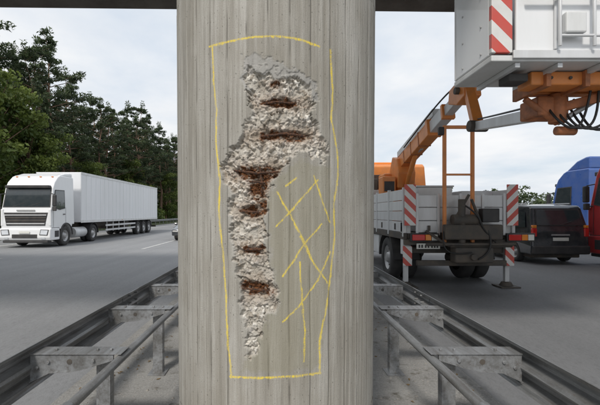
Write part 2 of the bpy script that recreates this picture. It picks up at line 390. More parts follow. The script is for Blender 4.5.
pil=empty('bridge_pillar',(0,0,0))
pillar_mesh('shaft_weathered_face',R(-98),R(98),720,.62,2.88,800,pil,True)
pillar_mesh('shaft_rear',R(98),R(262),180,.62,2.88,60,pil,False)
pillar_mesh('shaft_foot',R(-180),R(180),360,0,.62,16,pil,False)
pillar_mesh('shaft_head',R(-180),R(180),360,2.88,6.5,60,pil,False)
m,nt,b=new_mat('corroded_steel'); tc=N(nt,'ShaderNodeTexCoord').outputs['Object']
rn=noise(nt,tc,110,5,.75)
nt.links.new(mixc(nt,ramp(nt,rn,.42,.72),(.032,.018,.013),(.22,.09,.035)),b.inputs['Base Color']); b.inputs['Roughness'].default_value=.85
bump(nt,b,rn,1,.006); M['rust']=m
def bar(pts,r,dep=.018):
    P=[]
    for i in range(len(pts)-1):
        for k in range(6):
            f=k/6; P.append((pts[i][0]*(1-f)+pts[i+1][0]*f,pts[i][1]*(1-f)+pts[i+1][1]*f+random.uniform(-.3,.3)))
    V=[];F=[];n=8
    C=[]
    for q in P:
        s,z=surf(*q); t=s/PR; rr=PR-dep-random.uniform(0,.002); C.append(Vector((rr*math.sin(t),PC-rr*math.cos(t),z)))
    for i,cpt in enumerate(C):
        d=(C[min(i+1,len(C)-1)]-C[max(i-1,0)]).normalized(); q=d.to_track_quat('Z','Y').to_matrix()
        rr=r*random.uniform(.75,1.2)*(.55 if i in (0,len(C)-1) else 1)
        for k in range(n):
            t=2*math.pi*k/n; q2=rr*random.uniform(.85,1.15); V.append(cpt+q@Vector((q2*math.cos(t),q2*math.sin(t),0)))
    for i in range(len(C)-1):
        for k in range(n): F.append((i*n+k,i*n+(k+1)%n,(i+1)*n+(k+1)%n,(i+1)*n+k))
    obj('rebar',V,F,M['rust'],pil,smooth=True)
for a in ([(262,103),(276,101),(300,103)],[(260,136),(285,133),(311,136)],[(232,170),(255,173),(284,171)],[(244,181),(268,183)],
          [(238,211),(264,213)],[(242,250),(267,249)],[(240,289),(274,292)]):
    bar(a,.0062)
bar([(259,166),(261,182),(261,198)],.0055,.022)

# ------------------------------------------------------------ bridge deck (overhead)
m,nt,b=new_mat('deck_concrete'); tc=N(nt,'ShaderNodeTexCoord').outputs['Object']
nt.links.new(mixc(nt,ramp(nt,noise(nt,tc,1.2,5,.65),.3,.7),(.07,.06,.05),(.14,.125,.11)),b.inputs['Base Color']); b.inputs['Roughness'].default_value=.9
M['deck']=m
dk=empty('bridge_deck')
def slab(name,x0,x1,yn0,yn1,yf0,yf1,z0,z1,mt='deck',bev=.03):
    v=[(x0,yn0,z0),(x1,yn1,z0),(x1,yf1,z0),(x0,yf0,z0),(x0,yn0,z1),(x1,yn1,z1),(x1,yf1,z1),(x0,yf0,z1)]
    return obj(name,v,[(3,2,1,0),(4,5,6,7),(0,1,5,4),(1,2,6,5),(2,3,7,6),(3,0,4,7)],M[mt],dk,bev=bev)
slab('deck_slab',-40,40,1.75,1.75,8.2,11.5,6.9,7.5)
slab('edge_girder',-40,40,8.2,9.6,8.7,10.3,6.5,6.9)
slab('near_girder',-40,40,1.8,1.8,2.3,2.3,6.5,6.9)
slab('kerb_beam',-40,40,8.6,10.2,8.95,10.55,6.75,7.75)
slab('pier_crosshead',-1.2,1.2,2.35,2.35,8.3,9.4,6.503,6.88)

# ------------------------------------------------------------ ground / roads
def sheet(name,x0,x1,y0,y1,z,mt):
    return obj(name,[(x0,y0,z),(x1,y0,z),(x1,y1,z),(x0,y1,z)],[(0,1,2,3)],M[mt])
sheet('ground',-900,900,-200,2500,-.012,'grass')
sheet('motorway_oncoming',-17,-1.95,-60,900,-.004,'asph_l')
sheet('motorway',1.95,18,-60,900,-.004,'asph_r')
sheet('median_strip',-2.0,2.0,-20,900,.004,'median')
mk=[]
def strip(L,x,w,y0,y1,z=.003):
    L.append(((x-w/2,y0,z),(x+w/2,y0,z),(x+w/2,y1,z),(x-w/2,y1,z)))
strip(mk,-2.45,.15,-20,600); strip(mk,2.45,.15,-20,600); strip(mk,-14.2,.3,-20,600); strip(mk,14.6,.3,-20,600)
for k in range(-2,30):
    for x,o in ((-6.3,.8),(-10.3,9),(6.3,19),(10.4,3)):
        strip(mk,x,.15,k*18+o,k*18+o+6)
V=[];F=[]
for q in mk: F.append(tuple(range(len(V),len(V)+4))); V+=q
obj('lane_markings',V,F,M['line'])
V=[];F=[]
for i in range(3600):
    sd=random.choice((-1,1)); x=sd*random.betavariate(2,1.2)*1.95; y=random.uniform(1.5,13)
    if math.hypot(x,y-PC)<.65: continue
    r=random.uniform(.003,.011)*(2.2 if random.random()<.05 else 1); k=len(V); a=random.random()*6
    for j in range(5):
        t=a+j*1.257; V.append((x+r*math.cos(t)*random.uniform(.7,1.2),y+r*math.sin(t)*random.uniform(.7,1.2),.004))
    V.append((x+r*.2,y,.004+r*random.uniform(.5,1)))
    for j in range(5): F.append((k+j,k+(j+1)%5,k+5))
M['stone']=mat('gravel_stone',(.34,.32,.29),.9,dirt=.7,dscale=8)
obj('gravel',V,F,M['stone'])
V=[];F=[]
for i in range(420):
    sd=random.choice((-1,1)); x=sd*random.betavariate(2.5,1.1)*1.9; y=random.uniform(1.8,11); r=random.uniform(.012,.03); a=random.random()*6; k=len(V)
    for j in range(4):
        t=a+j*1.57; q=r*(1 if j%2 else .45); V.append((x+q*math.cos(t),y+q*math.sin(t),.006+random.uniform(0,.014)))
    F.append((k,k+1,k+2,k+3))
M['litter']=mat('dry_leaf',(.22,.15,.07),.9,dirt=.6,dscale=5)
obj('fallen_leaves',V,F,M['litter'])
# ------------------------------------------------------------ guard rails
def guard(name,sgn,y0=-1.1,y1=110,xo=1.78,n_detail=24):
    g=empty(name)
    prof=[(0,.44),(.012,.455),(.018,.475),(.078,.505),(.083,.535),(.078,.555),(.012,.582),(.0,.60),(.012,.618),(.078,.645),(.083,.665),(.078,.695),(.018,.725),(.012,.742),(0,.755)]
    P=[(sgn*(xo-.04+a),z) for a,z in prof]
    v=[];f=[];n=len(P)
    for y in (y0,y1):
        for a,z in P: v.append((a,y,z))
    for i in range(n-1): f.append((i,i+1,n+i+1,n+i))
    obj('w_beam',v,f,M['galv'],g,solid=.004)
    for k in range(0,14):
        y=.9+4*k
        v=[(a-sgn*.004,yy,z) for yy in (y-.16,y+.16) for a,z in P]
        obj('splice',v,f,M['galv'],g,solid=.005)
        for zz in (.49,.57,.63,.71):
            for yy in (y-.1,y+.1): rod(g,'bolt',(sgn*(xo+.0),yy,zz),(sgn*(xo-.05),yy,zz),.012,'galv',n=6)
    for k in range(-1,n_detail):
        y=2.9+1.333*k; xp=1.25
        box(g,'post_web',min(sgn*(xp-.05),sgn*(xp+.05)),max(sgn*(xp-.05),sgn*(xp+.05)),y-.004,y+.004,0,.66,'galv',0)
        for q in (-.05,.05): box(g,'post_flange',sgn*xp+q-.004,sgn*xp+q+.004,y+.005,y+.055,0,.66,'galv',0)
        box(g,'post_base',sgn*xp-.09,sgn*xp+.09,y-.07,y+.11,.004,.016,'galv',.002)
        xa,xb=sorted((sgn*1.10,sgn*(xo-.03)))
        # pressed-steel spacer: open channel with rolled flanges
        box(g,'spacer_top',xa,xb,y-.062,y+.098,.694,.699,'galv',.001)
        for yy in (y-.05,y+.085):
            xi=sgn*1.16; xm=sgn*(xo-.17); xe=sgn*(xo-.03)
            obj('spacer_side',[(xi,yy,.693),(xi,yy,.655),(sgn*1.34,yy,.60),(sgn*1.45,yy,.575),(xm,yy,.565),(xe,yy,.50),(xe,yy,.693)],[(0,1,2,3,4,5,6)],M['galv'],g,solid=.004)
        pl=[(sgn*1.16,.655),(sgn*1.34,.60),(sgn*1.45,.575),(sgn*(xo-.17),.565),(sgn*(xo-.03),.50)]
        for y2,y3 in ((y-.068,y-.0525),(y+.0875,y+.103)):
            v=[(a_,yy,z_) for yy in (y2,y3) for a_,z_ in pl]
            obj('spacer_flange',v,[(i,i+1,5+i+1,5+i) for i in range(4)],M['galv'],g,solid=.004)
        for xx in (1.2,1.3,1.6): rod(g,'bolt',(sgn*xx,y+.02,.699),(sgn*xx,y+.02,.713),.012,'galv',n=6)
        for xx,zz in ((1.3,.65),(1.62,.64),(1.7,.6)): rod(g,'bolt',(sgn*xx,y-.066,zz),(sgn*xx,y-.052,zz),.013,'galv',n=6)
        rod(g,'slot',(sgn*1.47,y-.0535,.64),(sgn*1.47,y-.0523,.64),.02,'chassis',n=16)
    rod(g,'tension_pipe',(sgn*1.115,y0,.655),(sgn*1.115,y1,.655),.03,'galv',n=20)
    for k in range(0,18):
        rod(g,'pipe_sleeve',(sgn*1.115,1.95+4*k,.655),(sgn*1.115,2.15+4*k,.655),.036,'galv',n=20)
    return g
guard('guard_rail',-1); guard('guard_rail',1)
def simple_guard(x,y0,y1):
    g=empty('roadside_guard_rail')
    prof=[(0,.44),(.08,.5),(.08,.55),(0,.6),(.08,.65),(.08,.7),(0,.755)]
    v=[(x+a,y,z) for y in (y0,y1) for a,z in prof]; n=len(prof)
    obj('w_beam',v,[(i,i+1,n+i+1,n+i) for i in range(n-1)],M['galv'],g,solid=.004)
    y=y0
    V=[];F=[]
    while y<y1:
        k=len(V); V+=[(x-.1+a,y+b_,c_) for a in (0,.06) for b_ in (0,.1) for c_ in (-.01,.7)]
        F+=[tuple(k+i for i in q) for q in [(0,1,3,2),(4,6,7,5),(0,4,5,1),(2,3,7,6),(1,5,7,3)]]; y+=2
    obj('posts',V,F,M['galv'],g)
simple_guard(-17.4,18,260)

# ------------------------------------------------------------ lorry cab (front at y=0 facing -y)
def cab(p,paint,H=3.6,grille='plastic',fairing=0,glassmt='glass'):
    wy=1.42;wr=.62
    pr=[(.0,.95),(-.02,1.2),(0,1.75),(.06,2.0),(.26,2.95),(.42,3.25),(.75,H-.08),(.95,H),(2.25,H),(2.28,H-.1),(2.28,1.1)]
    pr+= [(wy+wr+.02,1.1)]+[(y,z) for y,z in reversed(arch(wy,.55,wr,12))][2:-2]+[(wy-wr-.02,.9),(wy-wr-.02,.62),(.1,.62)]
    prism(p,'cab_shell',pr,1.23,paint,.07,fx=lambda z:1-.05*max(0,(z-2.0))/1.6,seg=3)
    prism(p,'bumper',[(-.06,.36),(-.12,.5),(-.10,.9),(-.03,.96),(.5,.96),(.76,.9),(.76,.36)],1.25,paint,.05)
    box(p,'lower_spoiler',-1.1,1.1,-.08,.3,.24,.36,'plastic',.03)
    box(p,'bumper_intake',-.62,.62,-.135,-.06,.47,.66,'plastic',.02)
    for s in (-1,1):
        poly(p,'headlamp_bezel',[(s*.72,-.12,.62),(s*1.12,-.118,.60),(s*1.18,-.1,.88),(s*.78,-.11,.90)],'plastic',.03,.01)
        poly(p,'headlamp',[(s*.76,-.137,.65),(s*1.09,-.135,.635),(s*1.14,-.118,.85),(s*.81,-.128,.87)],'lamp',.014,.006)
        box(p,'fog_lamp',min(s*.8,s*1.0),max(s*.8,s*1.0),-.14,-.1,.42,.52,'lamp',.01)
        f=lambda z:(1.23*(1-.05*max(0,(z-2.0))/1.6)+.002)*s
        pts=[(.26,2.0),(.44,2.82),(1.25,2.84),(1.25,1.98),(.8,1.9)]
        poly(p,'side_window_frame',[(f(z),y,z) for y,z in [(.22,1.97),(.41,2.86),(1.3,2.88),(1.3,1.94),(.8,1.86)]],'plastic',.012)
        poly(p,'side_window',[(f(z)+s*.004,y,z) for y,z in pts],glassmt,.012)
        for yy,za,zb in ((1.36,1.1,2.0),(.2,1.0,1.95)):
            box(p,'door_gap',min(f(2.0),f(2.0)+s*.002),max(f(2.0),f(2.0)+s*.002)+.001,yy,yy+.014,za,zb,'plastic',0)
        box(p,'corner_deflector',min(s*1.1,s*1.238),max(s*1.1,s*1.238),-.03,.12,1.05,1.9,paint,.04)
        box(p,'door_handle',min(f(1.7),f(1.7)+s*.03),max(f(1.7),f(1.7)+s*.03),1.1,1.28,1.62,1.66,'plastic',.005)
        box(p,'mirror',min(s*1.27,s*1.46),max(s*1.27,s*1.46),.0,.12,2.05,2.6,'plastic',.04)
        box(p,'mirror_small',min(s*1.27,s*1.45),max(s*1.27,s*1.45),.02,.13,1.8,2.02,'plastic',.03)
        for zz in (2.66,1.95): rod(p,'mirror_arm',(s*1.15,.2,zz),(s*1.36,.07,zz-.05),.018,'plastic')
        box(p,'step',min(s*1.02,s*1.245),max(s*1.02,s*1.245),.22,.72,.42,.46,'alu',.005)
        box(p,'step_recess',min(s*1.2,s*1.256),max(s*1.2,s*1.256),.28,.68,.5,.82,'plastic',.01)
        box(p,'side_skirt_gap',min(s*1.2,s*1.236),max(s*1.2,s*1.236),.05,.74,.955,.975,'plastic',0)
        v=[(yy,z) for yy,z in arch(wy,.55,wr-.005,14)]
        tube(p,'wheel_arch_trim',[(s*1.24,yy,z) for yy,z in v],.03,'plastic')
        wheel(p,'front_wheel',s*1.2,wy,.52,.3,s)
    def wsp(x,z,o=.012):
        t=(z-2.0)/.95; return (x,.06+.2*t-o,z)
    poly(p,'windscreen_frame',[wsp(-1.17,1.98),wsp(1.17,1.98),wsp(1.12,2.98),wsp(-1.12,2.98)],'plastic',.012,.004)
    poly(p,'windscreen',[wsp(-1.12,2.02,.02),wsp(1.12,2.02,.02),wsp(1.07,2.93,.02),wsp(-1.07,2.93,.02)],glassmt,.012,.004)
    for x in (-.7,.05): rod(p,'wiper',(x,.045,2.02),(x+.6,.07,2.2),.01,'plastic',n=6)
    box(p,'sun_visor',-1.08,1.08,.05,.3,2.93,3.07,'plastic',.03)
    poly(p,'grille',[(-.95,-.022,1.08),(.95,-.022,1.08),(1.08,-.0,1.72),(-1.08,-.0,1.72)],grille,.03,.01)
    for i in range(4):
        z=1.16+.14*i; box(p,'grille_bar',-.93-.03*i,.93+.03*i,-.06,-.03,z,z+.035,paint if i in (0,3) else 'chassis',.006)
    box(p,'badge_strip',-.45,.45,-.03,-.012,1.79,1.86,'rim',.004)
    box(p,'number_plate',-.26,.26,-.15,-.136,.70,.81,'plate',.003)
    for x in (-.9,-.3,.3,.9): box(p,'roof_marker',x-.05,x+.05,.68,.74,H-.1,H-.06,'amber',.01)
    if fairing:
        pr=[(.85,H-.02),(1.5,H+fairing*.75),(2.0,H+fairing),(2.25,H+fairing),(2.25,H-.02)]
        prism(p,'roof_fairing',pr,1.12,paint,.06)
    box(p,'underbody',-.9,.9,.2,2.3,.5,1.05,'chassis',.03)

def tractor_chassis(p,y1=5.9,drive=4.6,fend='plastic'):
    for s in (-1,1):
        box(p,'chassis_rail',s*.42-.04,s*.42+.04,1.0,y1,.78,1.02,'chassis',.005)
        wheel(p,'drive_wheel',s*1.22,drive,.51,.3,s)
        wheel(p,'drive_wheel_inner',s*.86,drive,.51,.28,s,'chassis')
        rod(p,'fuel_tank',(s*.9,2.55,.62),(s*.9,drive-.75,.62),.29,'alu',n=24)
        pts=arch(drive,.5,.62,12)
        v=[(s*x,y,z) for x in (.6,1.24) for y,z in pts]; n=len(pts)
        obj('mudguard',v,[(i,i+1,n+i+1,n+i) for i in range(n-1)],M[fend],p,solid=.02)
    box(p,'fifth_wheel',-.5,.5,drive-.5,drive+.5,1.02,1.12,'chassis',.02)
    rod(p,'axle',(-.9,drive,.51),(.9,drive,.51),.12,'chassis')

def trailer(p,y0,y1,mt='trailer',zt=4.0,ribs=.62):
    box(p,'trailer_body',-1.25,1.25,y0,y1,1.18,zt,mt,.03)
    n=int((y1-y0)/ribs)
    for s in (-1,1):
        for i in range(n+1):
            y=y0+.03+i*(y1-y0-.06)/n; x=s*1.25
            box(p,'rib',min(x,x+s*.012),max(x,x+s*.012),y-.02,y+.02,1.32,zt-.12,mt,.003)
        x=s*1.25
        box(p,'top_rail',min(x,x+s*.022),max(x,x+s*.022),y0,y1,zt-.12,zt+.01,'grey',.004)
        box(p,'bottom_rail',min(x,x+s*.022),max(x,x+s*.022),y0,y1,1.15,1.30,'grey',.004)
        for yy in (y0+3.6,y0+4.6,y0+5.6,y0+6.6):
            box(p,'side_guard_post',s*1.18-.02,s*1.18+.02,yy,yy+.05,.5,1.16,'alu',.003)
        for zz in (.55,.85): box(p,'side_guard',s*1.2-.015,s*1.2+.015,y0+3.4,y1-5.6,zz,zz+.12,'alu',.005)
        box(p,'landing_leg',s*.85-.06,s*.85+.06,y0+2.6,y0+2.75,.3,1.16,'chassis',.01)
        for k,yy in enumerate((y1-4.9,y1-3.55,y1-2.2)):
            wheel(p,'trailer_wheel',s*1.22,yy,.52,.36,s)
            pts=arch(yy,.5,.60,10); v=[(s*x,y,z) for x in (.8,1.24) for y,z in pts]; q=len(pts)
            obj('mudguard',v,[(i,i+1,q+i+1,q+i) for i in range(q-1)],M['plastic'],p,solid=.02)
        box(p,'marker_lamp',min(x,x+s*.03),max(x,x+s*.03),y0+6,y0+6.1,1.2,1.25,'amber',.003)
    box(p,'trailer_frame',-.5,.5,y0+.5,y1-.2,.85,1.16,'chassis',.01)
    box(p,'pallet_box',-1.0,1.0,y0+7.0,y0+8.0,.55,1.1,'chassis',.02)
    box(p,'underrun_bar',-1.15,1.15,y1-.15,y1-.03,.45,.6,'chassis',.01)

t=empty('white_semi_truck',(-12.25,19.6,0))
cab(t,'white',3.62,fairing=.2); tractor_chassis(t); trailer(t,2.95,17.4)
t=empty('blue_truck',(14.35,19.1,0),math.pi)
cab(t,'blue',3.6,fairing=.5); tractor_chassis(t)
t=empty('red_truck',(11.78,13.5,0),math.pi)
cab(t,'red',3.65,fairing=.4); tractor_chassis(t); trailer(t,2.95,16.4,'white')

# ------------------------------------------------------------ cars / van
def fxcar(zb,zt,k): return lambda z: 1-(k*max(0,min(1,(z-zb)/(zt-zb))))
def van(p):
    hw=.95;f=fxcar(1.15,1.98,.13)
    pr=[(.02,.32),(-.02,.6),(0,1.1),(.05,1.3),(.2,1.86),(.3,1.95),(.8,1.99),(2.6,1.98),(3.15,1.88),(3.95,1.22),(4.65,1.02),(4.85,.85),(4.9,.5),(4.85,.28)]
    pr+=list(reversed(arch(4.0,.32,.37)))+list(reversed(arch(1.0,.32,.37)))
    prism(p,'body',pr,hw,'blackp',.05,fx=f,seg=3)
    for s in (-1,1):
        X=lambda z,o=.003:s*(hw*f(z)+o)
        for pts in ([(.35,1.22),(.48,1.74),(1.35,1.78),(1.35,1.2)],[(1.45,1.2),(1.45,1.78),(2.35,1.78),(2.35,1.2)],[(2.45,1.2),(2.45,1.78),(2.95,1.74),(3.6,1.22)]):
            poly(p,'side_window',[(X(z),y,z) for y,z in pts],'glass',.01)
        wheel(p,'wheel',s*.93,1.0,.33,.22,s); wheel(p,'wheel',s*.93,4.0,.33,.22,s)
        for yy in (1.4,2.4): box(p,'door_gap',min(X(.9),X(.9,.005)),max(X(.9),X(.9,.005)),yy,yy+.012,.42,1.16,'plastic',0)
        box(p,'side_moulding',min(X(.7),X(.7,.02)),max(X(.7),X(.7,.02)),1.45,3.6,.66,.74,'plastic',.008)
        box(p,'sill',min(s*.90,s*.965),max(s*.90,s*.965),1.4,3.6,.26,.38,'plastic',.02)
        box(p,'mirror',min(s*.98,s*1.16),max(s*.98,s*1.16),3.3,3.42,1.2,1.4,'blackp',.03)
        box(p,'tail_lamp',min(s*.78,s*.935),max(s*.78,s*.935),-.03,.06,.92,1.2,'redlens',.02)
        box(p,'tail_lamp_amber',min(s*.79,s*.92),max(s*.79,s*.92),-.028,.08,1.205,1.3,'amber',.015)
        box(p,'rail',min(s*.72,s*.76),max(s*.72,s*.76),.6,2.7,2.0,2.04,'alu',.01)
    w=lambda x,z:(x,.05+(z-1.3)*.27-.012,z)
    poly(p,'rear_window_rubber',[w(-.8,1.27),w(.8,1.27),w(.73,1.83),w(-.73,1.83)],'plastic',.012,.003)
    w2=lambda x,z:(x,.05+(z-1.3)*.27-.022,z)
    poly(p,'rear_window',[w2(-.76,1.3),w2(.76,1.3),w2(.7,1.8),w2(-.7,1.8)],'glass',.012,.003)
    box(p,'bumper',-.93,.93,-.1,.1,.34,.62,'plastic',.04)
    box(p,'number_plate',-.26,.26,-.035,-.022,.78,.89,'plate',.003)
    box(p,'tailgate_handle',-.3,.3,-.035,0,.95,1.0,'rim',.006)
    box(p,'underbody',-.8,.8,.2,4.6,.2,.5,'chassis',.03)
    rod(p,'rear_wiper',(0,.02,1.3),(.4,.04,1.42),.01,'plastic',n=6)
v=empty('black_van',(9.38,13.2,0)); van(v)
def car(p):
    hw=.89;f=fxcar(.9,1.42,.22)
    pr=[(0,.3),(-.03,.55),(.02,.68),(.25,.76),(1.1,.92),(1.85,1.36),(2.2,1.43),(3.1,1.42),(3.9,1.05),(4.3,1.0),(4.38,.7),(4.35,.3)]
    pr+=list(reversed(arch(3.55,.31,.36)))+list(reversed(arch(.85,.31,.36)))
    prism(p,'body',pr,hw,'blackp',.06,fx=f,seg=3)
    w=lambda x,y,z:(x,y-.01,z+.012)
    poly(p,'windscreen',[w(-.74,1.16,.95),w(.74,1.16,.95),w(.64,1.82,1.34),w(-.64,1.82,1.34)],'glass',.01)
    for s in (-1,1):
        X=lambda z:s*(hw*f(z)+.004)
        poly(p,'side_window',[(X(z),y,z) for y,z in [(1.3,.98),(1.9,1.32),(2.4,1.36),(2.4,.97)]],'glass',.01)
        poly(p,'side_window',[(X(z),y,z) for y,z in [(2.5,.97),(2.5,1.36),(3.05,1.34),(3.55,1.02)]],'glass',.01)
        wheel(p,'wheel',s*.88,.85,.32,.21,s); wheel(p,'wheel',s*.88,3.55,.32,.21,s)
        poly(p,'headlamp',[(s*.5,-.012,.6),(s*.82,.02,.6),(s*.84,.14,.72),(s*.52,.05,.7)],'lamp',.02)
        box(p,'mirror',min(s*.9,s*1.06),max(s*.9,s*1.06),1.35,1.45,.93,1.06,'blackp',.03)
    box(p,'grille',-.45,.45,-.045,-.015,.5,.66,'plastic',.01); box(p,'number_plate',-.26,.26,-.06,-.045,.38,.48,'plate',.003)
    box(p,'underbody',-.75,.75,.15,4.2,.18,.45,'chassis',.03)
c_=empty('black_car',(-5.5,24.5,0)); car(c_)

# ------------------------------------------------------------ service truck with aerial platform
w=empty('aerial_work_platform_truck',(4.15,9.0,0))
for s in (-1,1):
    box(w,'chassis_rail',s*.42-.04,s*.42+.04,.2,7.2,.8,1.04,'chassis',.005)
    wheel(w,'rear_wheel',s*1.24,1.55,.54,.3,s); wheel(w,'rear_wheel_inner',s*.88,1.55,.54,.3,s,'chassis')
    wheel(w,'front_wheel',s*1.22,5.9,.54,.32,s)
    pts=arch(1.55,.55,.66,12); v=[(s*x,y,min(z,1.13)) for x in (.6,1.26) for y,z in pts]; n=len(pts)
    obj('mudguard',v,[(i,i+1,n+i+1,n+i) for i in range(n-1)],M['plastic'],w,solid=.02)
    X0=s*1.22
    for z0,z1 in ((1.26,1.50),(1.515,1.74),(1.755,1.98),(1.995,2.24)):
        box(w,'drop_side_board',min(X0,X0+s*.03),max(X0,X0+s*.03),.12,4.85,z0,z1,'grey' if z0>1.7 else 'alu',.006)
    for yy in (.06,1.25,2.45,3.65,4.85):
        box(w,'stake_post',min(s*1.2,s*1.27),max(s*1.2,s*1.27),yy,yy+.09,1.16,2.28,'alu',.008)
    for yy in (.7,1.9,3.1,4.3): box(w,'side_latch',min(X0,X0+s*.05),max(X0,X0+s*.05),yy,yy+.06,1.3,1.45,'chassis',.006)
    box(w,'bed_side_rail',min(s*1.18,s*1.265),max(s*1.18,s*1.265),.05,4.95,1.10,1.25,'chassis',.01)
    box(w,'tool_box',min(s*.75,s*1.2),max(s*.75,s*1.2),2.5,3.7,.55,1.08,'grey',.02)
    rod(w,'fuel_tank',(s*.95,4.0,.7),(s*.95,4.9,.7),.26,'alu',n=20)
box(w,'striped_board_l',-1.27,-1.02,-.055,-.03,1.42,2.34,'stripe',.004)
box(w,'striped_board_r',1.02,1.27,-.055,-.03,1.42,2.34,'stripe2',.004)
for z0,z1 in ((1.26,1.52),(1.535,1.82),(1.835,2.10)):
    box(w,'tail_board',-1.0,1.0,0,.03,z0,z1,'alu',.008)
for x in (-.98,-.5,0,.5,.98): box(w,'tail_stake',x-.03,x+.03,-.03,-.002,1.2,2.14,'alu',.006)
for x in (-.72,-.2,.3,.78):
    box(w,'latch',x-.03,x+.03,-.045,-.031,1.3,1.42,'chassis',.004)
box(w,'bed_floor',-1.17,1.17,.05,4.95,1.12,1.24,'chassis',.01)
box(w,'load_crate',-.85,-.05,.3,1.1,1.25,2.3,'grey',.02); box(w,'load_crate',.2,.95,.4,1.5,1.25,2.22,'alu',.02)
box(w,'crate_lid',-.88,-.02,.27,1.13,2.303,2.34,'alu',.01)
box(w,'head_board',-1.2,1.2,4.9,4.96,1.25,2.5,'grey',.01)
box(w,'cross_member',-1.25,1.25,-.02,.12,.98,1.10,'chassis',.01)
for s in (-1,1):
    x0=-1.12 if s<0 else 1.02
    box(w,'lamp_bar',x0-.03,x0+.6,-.10,-.04,1.06,1.25,'plastic',.01)
    box(w,'tail_lamp',x0,x0+.28,-.13,-.1,1.09,1.22,'redlens',.01)
    box(w,'indicator',x0+.29,x0+.42,-.13,-.1,1.09,1.22,'amber',.01)
    box(w,'reverse_lamp',x0+.43,x0+.56,-.13,-.1,1.09,1.22,'plate',.01)
    sx=s*1.16
    box(w,'stabilizer_housing',sx-.09,sx+.09,.13,.33,.75,1.7 if s>0 else 1.5,'grey',.02)
    box(w,'stabilizer_leg',sx-.05,sx+.05,.18,.28,.12,.8,'alu',.01)
    rod(w,'stabilizer_foot',(sx,.23,.03),(sx,.23,.12),.15,'chassis',.1,n=24)
    box(w,'foot_pad',sx-.22,sx+.22,.02,.45,.0,.03,'chassis',.005)
    box(w,'stabilizer_guard',sx-.1,sx+.1,.08,.12,.5,.95,'stripe',.005)
box(w,'stabilizer_beam',-1.2,1.2,.18,.30,.78,.92,'chassis',.01)
box(w,'underrun_bar',-1.0,1.0,-.08,.02,.52,.64,'chassis',.01)
box(w,'number_plate',-1.02,-.5,-.1,-.085,.90,1.02,'plate',.003)
for i,x in enumerate((-.96,-.9,-.82,-.76,-.68,-.62,-.56)): box(w,'plate_character',x-.018,x+.018,-.105,-.101,.925,.995,'plastic',.001)
box(w,'coupling_body',-.28,.55,-.38,-.09,.62,.95,'chassis',.03)
box(w,'coupling_plate',-.35,1.0,-.30,-.12,.95,1.03,'chassis',.01)
rod(w,'coupling_hook',(.1,-.45,.75),(.1,-.25,.75),.07,'chassis')
for x in (-.42,.2):
    rod(w,'gantry_post',(x,-.14,1.05),(x,-.14,3.58),.035,'orange',square=True)
rod(w,'gantry_top',(-.455,-.14,3.6),(.235,-.14,3.6),.035,'orange',square=True)
rod(w,'gantry_mid',(-.42,-.14,2.55),(.2,-.14,2.55),.022,'orange',square=True)
box(w,'gantry_lamp',-.56,-.44,-.2,-.1,3.42,3.6,'plastic',.02)
rod(w,'winch_strut',(-.42,-.2,1.2),(.05,-.3,2.1),.03,'chassis'); rod(w,'winch_strut',(.5,-.2,1.1),(.1,-.3,2.0),.03,'chassis')
rod(w,'winch_column',(-.1,-.28,1.0),(-.1,-.28,2.0),.075,'chassis'); rod(w,'winch_drum',(-.3,-.26,1.55),(.25,-.26,1.55),.12,'chassis',n=20)
box(w,'winch_box',-.5,.75,-.38,-.2,1.12,1.45,'chassis',.03)
box(w,'control_box',.35,.72,-.3,-.1,1.5,1.8,'plastic',.02)
rod(w,'cross_tube',(-.9,-.34,1.02),(1.0,-.34,1.02),.035,'chassis')
for x in (-.8,.9): rod(w,'support_arm',(x,-.05,1.3),(x*.6,-.33,1.04),.03,'chassis')
tube(w,'hose',[(-.1,-.3,1.9),(.2,-.4,1.7),(.3,-.4,1.3),(.7,-.3,1.0)],.018,'hose'); tube(w,'hose',[(.4,-.35,1.4),(.6,-.45,.9),(.2,-.4,.7)],.018,'hose')
tube(w,'hose',[(-.5,-.3,1.3),(-.6,-.42,.95),(-.3,-.45,.8),(.05,-.42,.85)],.015,'hose')
Cy=5.15
f=fxcar(1.9,3.3,.08)
pr=[(Cy,1.05),(Cy+.001,2.0),(Cy+.05,3.35),(Cy+.2,3.45),(Cy+1.35,3.42),(Cy+1.75,3.2),(Cy+2.05,2.1),(Cy+2.1,1.0),(Cy+2.05,.55)]+list(reversed(arch(5.9,.55,.64)))
pr=[q for q in pr if not (q[0]<Cy)]
prism(w,'cab_shell',pr,1.22,'orange',.05,fx=f,seg=3)
box(w,'cab_rear_window',-.75,.75,Cy-.005,Cy+.04,2.55,3.05,'glass',.01)
for s in (-1,1):
    X=lambda z:s*(1.22*f(z)+.004)
    poly(w,'side_window',[(X(z),y,z) for y,z in [(Cy+.5,2.1),(Cy+.5,2.95),(Cy+1.5,2.95),(Cy+1.75,2.1)]],'glass',.012)
    box(w,'mirror',min(s*1.3,s*1.5),max(s*1.3,s*1.5),Cy+1.7,Cy+1.8,2.1,2.6,'plastic',.03)
box(w,'beacon_bar',-.7,.7,Cy+.5,Cy+.75,3.46,3.56,'amber',.04)
box(w,'exhaust_box',-1.15,-.6,Cy-.2,Cy-.03,1.3,2.9,'chassis',.03)
rod(w,'slew_ring',(-.25,3.35,1.25),(-.25,3.35,1.45),.42,'chassis',n=32)
rod(w,'turret_column',(-.25,3.35,1.45),(-.25,3.35,2.7),.3,'orange',.24,n=28)
prism(w,'turret_head',[(3.0,2.45),(2.9,2.9),(3.1,3.35),(3.55,3.45),(3.85,3.0),(3.75,2.45)],.26,'orange',.03,xc=-.25)
box(w,'turret_counterweight',-.75,.25,3.6,4.3,2.3,2.95,'orange',.05)
box(w,'turret_control',-.95,-.55,3.0,3.5,2.2,2.8,'orange',.03)
box(w,'turret_panel',-.9,-.6,2.985,2.998,2.35,2.65,'plastic',.004)
